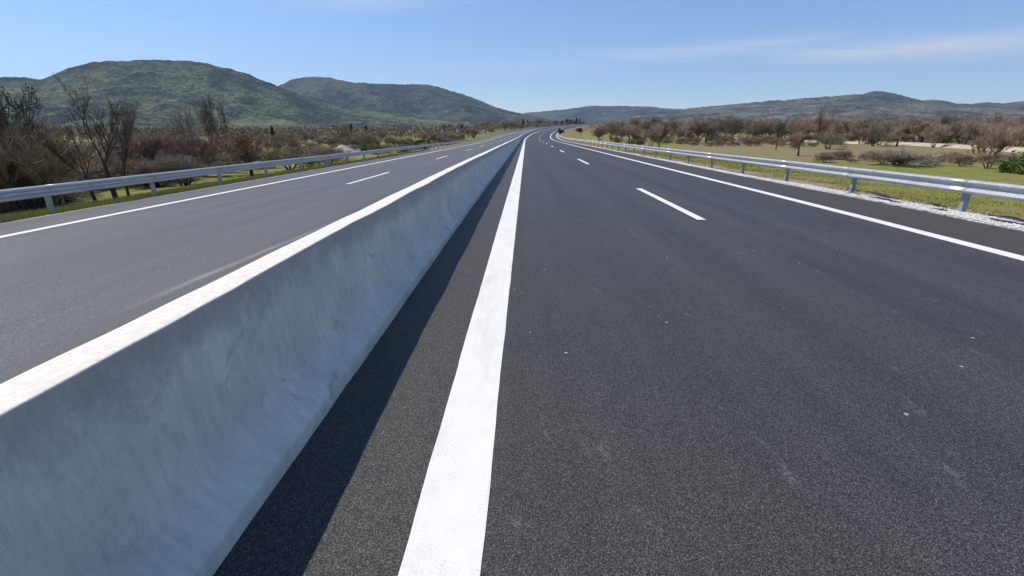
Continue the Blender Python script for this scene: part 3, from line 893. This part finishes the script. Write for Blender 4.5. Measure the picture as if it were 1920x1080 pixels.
# left thicket near the rail
belt(16, -80, 100, 31, 44, 1.8, 3.0, ['shrub0', 'shrub2', 'shrub3', 'shrub4', 'shrub1'], 'in the dark thicket left of the leaning tree', 'bushes in the dark left thicket', wide=(1.0, 1.4))
belt(24, 100, 340, 38, 58, 1.4, 2.6, ['shrub0', 'shrub2', 'shrub3', 'shrub4', 'shrub1'], 'in the thicket behind the near left guardrail', 'bushes in the near left thicket', wide=(1.1, 1.7))
belt(12, -90, 70, 30, 44, 3.2, 4.8, ['tall2', 'tall0', 'copse0', 'copse1', 'copse2'], 'in the dark thicket at the left edge', 'trees at the left edge', wide=(.9, 1.2))
belt(22, 180, 470, 48, 72, 2.8, 4.6, BR + ['tall0', 'tall1'], 'in the scrub above the left guardrail', 'trees above the left guardrail', wide=(1.0, 1.3))
belt(24, 250, 620, 50, 85, 1.2, 2.4, ['shrub0', 'shrub1', 'shrub2', 'shrub3', 'shrub4'], 'low in the scrub beyond the left guardrail', 'bushes beyond the left guardrail', wide=(1.2, 2.0))
belt(50, 470, 900, 95, 190, 2.2, 4.2, BR + ['shrub0', 'shrub4', 'tall0'], 'in the grey scrubland left of the road', 'trees of the left scrubland', wide=(1.1, 1.6))
belt(30, 620, 985, 200, 420, 3.5, 6.5, BR + ['cyp0'], 'in the distant scrubland beside the road', 'distant trees beside the road', wide=(1.1, 1.6))
belt(34, 560, 960, 75, 160, 1.2, 2.2, ['shrub0', 'shrub1', 'shrub4', 'shrub2'], 'low in the grey scrubland left of the road', 'bushes of the left scrubland', wide=(1.3, 2.2))
belt(34, 900, 1130, 400, 520, 4.5, 8, BR + ['cyp0'], 'behind the far bend of the road', 'trees behind the far bend', wide=(1.1, 1.6))
print('belt plants', cnt)

# far woodland nobody could count
def woodland(name, n, az0, az1, d0, d1, seed, mats):
    rng = random.Random(seed)
    V, F, mi = [], [], []
    xs, ys = [], []
    for _ in range(n):
        a = rad(rng.uniform(az0, az1)); d = math.sqrt(rng.uniform(d0 * d0, d1 * d1)) if rng.random() < .5 else d0 + (d1 - d0) * rng.random() ** 1.6
        xs.append(d * math.sin(a)); ys.append(d * math.cos(a))
    xs = np.array(xs); ys = np.array(ys)
    keep = fbm(xs / 90, ys / 90, seed, 3) > .44
    s, t = nearest_road(xs, ys)
    keep &= ~((np.abs(t) < 24) & (s < 580))
    xs = xs[keep]; ys = ys[keep]; zs = ground_z(xs, ys, False)
    for x, y, z in zip(xs, ys, zs):
        h = rng.uniform(3.0, 5.5); w = h * rng.uniform(.6, 1.0); m = rng.choice(mats)
        for _ in range(26):
            u = rng.random() ** .6
            v = rnd_dir(rng)
            c = Vector((x + v.x * w * u, y + v.y * w * u, z + h * .55 + v.z * h * .45 * u))
            L = h * rng.uniform(.12, .26)
            d = (rnd_dir(rng) * .6 + Vector((v.x, v.y, .7))).normalized() * L
            b = rnd_dir(rng) * h * .035
            k = len(V); V.extend([c - d * .5 - b, c - d * .5 + b, c + d * .5 + b * .6, c + d * .5 - b * .6]); F.append((k, k + 1, k + 2, k + 3)); mi.append(m)
    me = bpy.data.meshes.new(name); me.from_pydata(V, [], F)
    for mn in ('tw_grey', 'tw_brown', 'tw_olive', 'leaf_d', 'tw_red'): me.materials.append(M[mn])
    me.polygons.foreach_set('material_index', mi); me.update()
    o = bpy.data.objects.new(name, me); col.objects.link(o)
    return o
tag(woodland('woodland', 4200, -52, 3, 190, 700, 3, [0, 0, 1, 2, 2, 3, 4]), 'hazy grey-brown scrub woodland spreading to the foot of the left hills', 'woodland', kind='stuff')
tag(woodland('woodland', 1500, -9, 8, 430, 800, 8, [0, 1, 3, 0, 2]), 'dark wood behind the far end of the road', 'woodland', kind='stuff')
tag(woodland('woodland', 2200, 2, 52, 230, 800, 4, [0, 1, 1, 1, 2, 4]), 'hazy brown woodland beyond the right-hand tree belt', 'woodland', kind='stuff')

# ------------------------------------------------------------------ grass on the verges
def grass(name, n, t0, t1, s0, s1, seed, mat, hmin, hmax, label, patch=0.5):
    r = np.random.default_rng(seed)
    m = n * 3
    u = r.random(m)
    s = s0 + (s1 - s0) * u ** 1.8
    t = t0 + (t1 - t0) * r.random(m)
    x, y, z = road_pt(s, t)
    k = fbm(x / 1.6, y / 1.6, seed, 3) > patch
    x, y, z, s = [a[k][:n] for a in (x, y, z, s)]
    n = len(x)
    h = r.uniform(hmin, hmax, n); w = r.uniform(.004, .009, n) * (1 + s / 22)
    an = r.uniform(0, 2 * np.pi, n); ln = r.uniform(.0, .6, n) * h; la = r.uniform(0, 2 * np.pi, n)
    V = np.empty((n, 3, 3))
    V[:, 0] = np.stack([x - w * np.cos(an), y - w * np.sin(an), z - .03], -1)
    V[:, 1] = np.stack([x + w * np.cos(an), y + w * np.sin(an), z - .03], -1)
    V[:, 2] = np.stack([x + ln * np.cos(la), y + ln * np.sin(la), z + h], -1)
    F = np.arange(n * 3).reshape(n, 3)
    o = mesh_obj(name, V.reshape(-1, 3), F, mat)
    return tag(o, label, 'grass', kind='stuff')
grass('grass', 42000, -19.5, -13.05, 5, 70, 5, M['grass'], .06, .22, 'green grass on the verge under the left guardrail', .42)
grass('dry_grass', 12000, -19.5, -13.0, 5, 70, 6, M['dry'], .08, .28, 'dry straw-coloured grass on the left verge', .5)
grass('grass', 30000, 11.4, 20, 4, 60, 7, M['grass'], .02, .055, 'short green grass on the verge behind the right guardrail', .42)
grass('dry_grass', 9000, 10.5, 20, 4, 60, 8, M['dry'], .02, .07, 'dry brown grass tufts behind the right guardrail', .52)

# loose stones of the gravel strip
MEMB = [(gp(a_, b_ + 2, .02).x, gp(a_, b_ + 2, .02).y, l_ * .55, w_ * .6) for a_, b_, l_, w_ in ((1656, 369, 1.5, .26), (1598, 357, .8, .2), (1757, 388, .55, .2), (1886, 411, .95, .24))]
def stones(n, seed):
    r = random.Random(seed); V, F = [], []
    for _ in range(n):
        s = 3 + 34 * r.random() ** 1.7
        w = .38 + .95 * max(0, min(1, (21 - s) / 14))
        t = 9.35 + r.random() ** 1.2 * w * .85
        x, y, z = [float(v) for v in road_pt(np.array([s]), np.array([t]))]
        if any(abs(x - mx_) < mw and abs(y - my_) < ml for mx_, my_, ml, mw in MEMB): continue
        a = r.uniform(.010, .034)
        k = len(V)
        for dx, dy, dz in ((1, 0, 0), (-1, 0, 0), (0, 1, 0), (0, -1, 0), (0, 0, 1), (0, 0, -1)):
            V.append((x + dx * a * r.uniform(.7, 1.3), y + dy * a * r.uniform(.7, 1.3), z + .03 + dz * a * r.uniform(.5, .9)))
        for f in ((0, 2, 4), (2, 1, 4), (1, 3, 4), (3, 0, 4), (2, 0, 5), (1, 2, 5), (3, 1, 5), (0, 3, 5)): F.append(tuple(k + q for q in f))
    return tag(mesh_obj('gravel', V, F, M['rubble']), 'loose white crushed stone along the right edge of the asphalt', 'gravel', kind='stuff')
stones(7000, 3)

# torn strips of black membrane on the gravel
def membrane(px, py, length, width, rz, label, seed):
    p = gp(px, py + 2, 0.02)
    nu, nv = 14, 4
    V = []
    for i in range(nu):
        u = i / (nu - 1)
        for j in range(nv):
            v = j / (nv - 1) - .5
            ww = width * (.25 + .75 * math.sin(math.pi * min(1, .08 + u * .9))) * (1 + .35 * float(vnoise(np.array([u * 6]), seed)[()][0]))
            V.append(((u - .5) * length, v * ww + .05 * math.sin(u * 5 + seed), 0.055 + .02 * math.sin(u * 7 + seed) + .03 * (0.25 - v * v) * 2))
    F = [tuple(f) for f in grid_faces(nu, nv)]
    o = mesh_obj('torn_membrane', V, F, M['cloth'], smooth=True, loc=(p.x, p.y, p.z))
    o.rotation_euler = (0, 0, rz)
    so = o.modifiers.new('thick', 'SOLIDIFY'); so.thickness = .006
    tag(o, label, 'black sheet', 'torn black sheets on the gravel')
membrane(1656, 369, 1.5, .26, rad(86), 'long torn strip of black sheet on the gravel between the two nearest right posts', 2)
membrane(1598, 357, .8, .2, rad(80), 'short torn black sheet at the foot of the second right guardrail post', 5)
membrane(1757, 388, .55, .2, rad(88), 'crumpled black sheet left of the nearest right guardrail post', 8)
membrane(1886, 411, .95, .24, rad(84), 'broad torn black sheet on the gravel by the right edge of the picture', 11)

# ------------------------------------------------------------------ dirt track, earth banks
def track(pts, w):
    P = [Vector((x, y)) for x, y in pts]
    n = 60; c = []
    for i in range(n):
        u = i / (n - 1) * (len(P) - 1); k = min(int(u), len(P) - 2); f = u - k
        p0 = P[max(k - 1, 0)]; p1 = P[k]; p2 = P[k + 1]; p3 = P[min(k + 2, len(P) - 1)]
        c.append(.5 * ((2 * p1) + (p2 - p0) * f + (2 * p0 - 5 * p1 + 4 * p2 - p3) * f * f + (3 * p1 - 3 * p2 + p3 - p0) * f ** 3))
    V = []
    for i, p in enumerate(c):
        d = (c[min(i + 1, n - 1)] - c[max(i - 1, 0)]).normalized(); nn = Vector((-d.y, d.x))
        for j, v in enumerate((-.5, -.25, 0, .25, .5)):
            q = p + nn * (v * w + (.25 * float(fb1(np.array([i * .6]), 3 + j)[0]) if abs(v) == .5 else 0))
            V.append((q.x, q.y, gz1(q.x, q.y) + (.42 if abs(v) < .5 else -.12)))
    return tag(mesh_obj('dirt_track', V, [tuple(f) for f in grid_faces(n, 5)], M['track']), kind='structure')
tp = [gp(2100, 292, -.5), gp(1920, 279.5, -.5), gp(1840, 274.5, -.5), gp(1760, 269.5, -.5), gp(1680, 266.5, -.5), gp(1600, 264.5, -.5), gp(1530, 262, -.5), gp(1450, 259.5, -.5), gp(1340, 258, -.5)]
track([(p.x, p.y) for p in tp], 4.8)

def mound(px, dist, w, d, h, label, seed, mat='earth'):
    x, y = polar(px, dist)
    z = gz1(x, y)
    n = 22; V = []
    for i in range(n):
        for j in range(n):
            u = i / (n - 1) * 2 - 1; v = j / (n - 1) * 2 - 1
            r = max(0, 1 - (u * u + v * v) ** .5)
            hh = h * (r ** .7) * (.7 + .6 * float(fbm(np.array([u * 2.2]), np.array([v * 2.2]), seed, 3)[0])) - .15
            V.append((u * w / 2, v * d / 2, hh))
    o = mesh_obj('earth_bank', V, [tuple(f) for f in grid_faces(n, n)], M[mat], smooth=True, loc=(x, y, z))
    o.rotation_euler = (0, 0, -math.atan2(x, y))
    return tag(o, label, 'earth bank')
mound(640, 108, 8.5, 5, 1.3, 'pale pinkish earth bank beyond the left guardrail', 3)
mound(812, 170, 5, 3, 1.6, 'small whitish earth heap by the far left of the road', 6)
mound(1490, 118, 6.0, 3, .8, 'pale sandy bank behind the small orange-brown tree', 8)

# ------------------------------------------------------------------ air
def haze_box():
    x0, x1, y0, y1, z0, z1 = -9500, 9500, -9400, 10500, -12, 1150
    V = [(x, y, z) for z in (z0, z1) for y in (y0, y1) for x in (x0, x1)]
    F = [(0, 2, 3, 1), (4, 5, 7, 6), (0, 1, 5, 4), (2, 6, 7, 3), (0, 4, 6, 2), (1, 3, 7, 5)]
    m = bpy.data.materials.new('haze_air'); m.use_nodes = True
    nt = m.node_tree; nt.nodes.clear()
    o = nt.nodes.new('ShaderNodeOutputMaterial'); v = nt.nodes.new('ShaderNodeVolumePrincipled')
    v.inputs['Color'].default_value = (.55, .74, 1.0, 1)
    v.inputs['Density'].default_value = HAZE
    v.inputs['Anisotropy'].default_value = .2
    nt.links.new(v.outputs[0], o.inputs['Volume'])
    b = mesh_obj('haze', V, F, m)
    tag(b, kind='stuff')
    b['label'] = 'thin blue air between the road and the far hills'
    b['category'] = 'haze'
HAZE = 0.000055
haze_box()

# ------------------------------------------------------------------ light and sky
SUN_A, SUN_EL = rad(20), rad(55.9)
v = Vector((-math.cos(SUN_EL) * math.cos(SUN_A), math.cos(SUN_EL) * math.sin(SUN_A), math.sin(SUN_EL)))
sd = bpy.data.lights.new('sun', 'SUN'); sd.energy = 4.9; sd.angle = rad(.5); sd.color = (1.0, .945, .865)
so = bpy.data.objects.new('sun', sd); col.objects.link(so)
so.rotation_euler = v.to_track_quat('Z', 'Y').to_euler()
so.location = (-30, 10, 60)

w = bpy.data.worlds.new('World'); scene.world = w; w.use_nodes = True
nt = w.node_tree; nt.nodes.clear()
out = nt.nodes.new('ShaderNodeOutputWorld'); bg = nt.nodes.new('ShaderNodeBackground')
sky = nt.nodes.new('ShaderNodeTexSky'); sky.sky_type = 'NISHITA'; sky.sun_disc = False
sky.sun_elevation = SUN_EL; sky.sun_rotation = math.atan2(v.x, v.y)
sky.altitude = 400; sky.air_density = 1.0; sky.dust_density = 0.1; sky.ozone_density = 4.5
tc = nt.nodes.new('ShaderNodeTexCoord')
# thin cirrus: noise on a plane far overhead
sep = nt.nodes.new('ShaderNodeSeparateXYZ'); nt.links.new(tc.outputs['Generated'], sep.inputs[0])
def wm(op, a, b=0.0, clamp=False):
    n = nt.nodes.new('ShaderNodeMath'); n.operation = op; n.use_clamp = clamp
    for i, q in enumerate((a, b)):
        if hasattr(q, 'links'): nt.links.new(q, n.inputs[i])
        else: n.inputs[i].default_value = q
    return n.outputs[0]
zc_ = wm('ADD', wm('MAXIMUM', sep.outputs[2], 0.0), .04)
cx = wm('DIVIDE', sep.outputs[0], zc_); cy = wm('DIVIDE', sep.outputs[1], zc_)
cmb = nt.nodes.new('ShaderNodeCombineXYZ'); nt.links.new(cx, cmb.inputs[0]); nt.links.new(cy, cmb.inputs[1])
def cloud(scale, loc, rot, sc, p0, p1, amt):
    mp = nt.nodes.new('ShaderNodeMapping'); nt.links.new(cmb.outputs[0], mp.inputs[0])
    mp.inputs['Scale'].default_value = sc; mp.inputs['Location'].default_value = loc; mp.inputs['Rotation'].default_value = (0, 0, rot)
    n = nt.nodes.new('ShaderNodeTexNoise'); nt.links.new(mp.outputs[0], n.inputs['Vector'])
    n.inputs['Scale'].default_value = scale; n.inputs['Detail'].default_value = 7; n.inputs['Roughness'].default_value = .6; n.inputs['Distortion'].default_value = .6
    r = nt.nodes.new('ShaderNodeMapRange'); nt.links.new(n.outputs['Fac'], r.inputs[0])
    r.inputs[1].default_value = p0; r.inputs[2].default_value = p1; r.inputs[3].default_value = 0; r.inputs[4].default_value = amt
    r.interpolation_type = 'SMOOTHSTEP'
    return r.outputs[0]
def gauss(val, c, wdt):
    q = wm('DIVIDE', wm('SUBTRACT', val, c), wdt)
    return wm('EXPONENT', wm('MULTIPLY', wm('MULTIPLY', q, q), -1.0))
# elevation and azimuth of the direction
azn = wm('ARCTAN2', sep.outputs[0], sep.outputs[1]); eln = wm('ARCSINE', sep.outputs[2])
fac = None
def bank(az_c, az_w, el_c, tilt, el_w, tex, amt):
    """a long thin cirrus streak: its place in the sky and its length"""
    e = wm('SUBTRACT', eln, wm('MULTIPLY', wm('SUBTRACT', azn, az_c), tilt))
    return wm('MULTIPLY', wm('MULTIPLY', gauss(azn, az_c, az_w), gauss(e, el_c, el_w)), wm('MULTIPLY', tex, amt))
texA = cloud(1.0, (3, 1, 0), .5, (.6, 1.6, 1), .22, .58, 1.0)
texB = cloud(.7, (7, 4, 0), .2, (.5, 1.3, 1), .25, .60, 1.0)
def az_of(px, py):
    d = ray(px, py); return math.atan2(d.x, d.y), math.asin(d.z)
banks = []
for (xa, ya, xb, yb, wpx, tex, amt) in [(1480, 105, 1790, 88, 13, texA, .85), (1720, 92, 2000, 70, 15, texA, .60), (1000, 118, 1400, 88, 13, texB, .50),
                                      (1300, 92, 1560, 68, 7, texB, .30), (560, 8, 860, -4, 12, texB, .35), (750, 135, 1000, 122, 14, texB, .16)]:
    a0, e0 = az_of(xa, ya); a1, e1 = az_of(xb, yb)
    ac, ec = (a0 + a1) / 2, (e0 + e1) / 2
    banks.append(bank(ac, abs(a1 - a0) * .55, ec, (e1 - e0) / (a1 - a0), wpx / 900.0, tex, amt))
tot_ = banks[0]
for b in banks[1:]: tot_ = wm('ADD', tot_, b)
tot_ = wm('MINIMUM', tot_, .8)
mx = nt.nodes.new('ShaderNodeMix'); mx.data_type = 'RGBA'
tint = nt.nodes.new('ShaderNodeMix'); tint.data_type = 'RGBA'; tint.blend_type = 'MULTIPLY'; tint.inputs[0].default_value = 1
nt.links.new(sky.outputs[0], tint.inputs[6]); tint.inputs[7].default_value = (.96, 1.0, 1.12, 1)
nt.links.new(tot_, mx.inputs[0]); nt.links.new(tint.outputs[2], mx.inputs[6])
mx.inputs[7].default_value = (5.8, 6.2, 6.9, 1)
nt.links.new(mx.outputs[2], bg.inputs[0]); bg.inputs[1].default_value = .13
nt.links.new(bg.outputs[0], out.inputs[0])

scene.view_settings.view_transform = 'Standard'
scene.view_settings.look = 'None'
scene.view_settings.exposure = 0.0
scene.view_settings.gamma = 1.0
scene.cycles.max_bounces = 6
scene.cycles.volume_bounces = 0
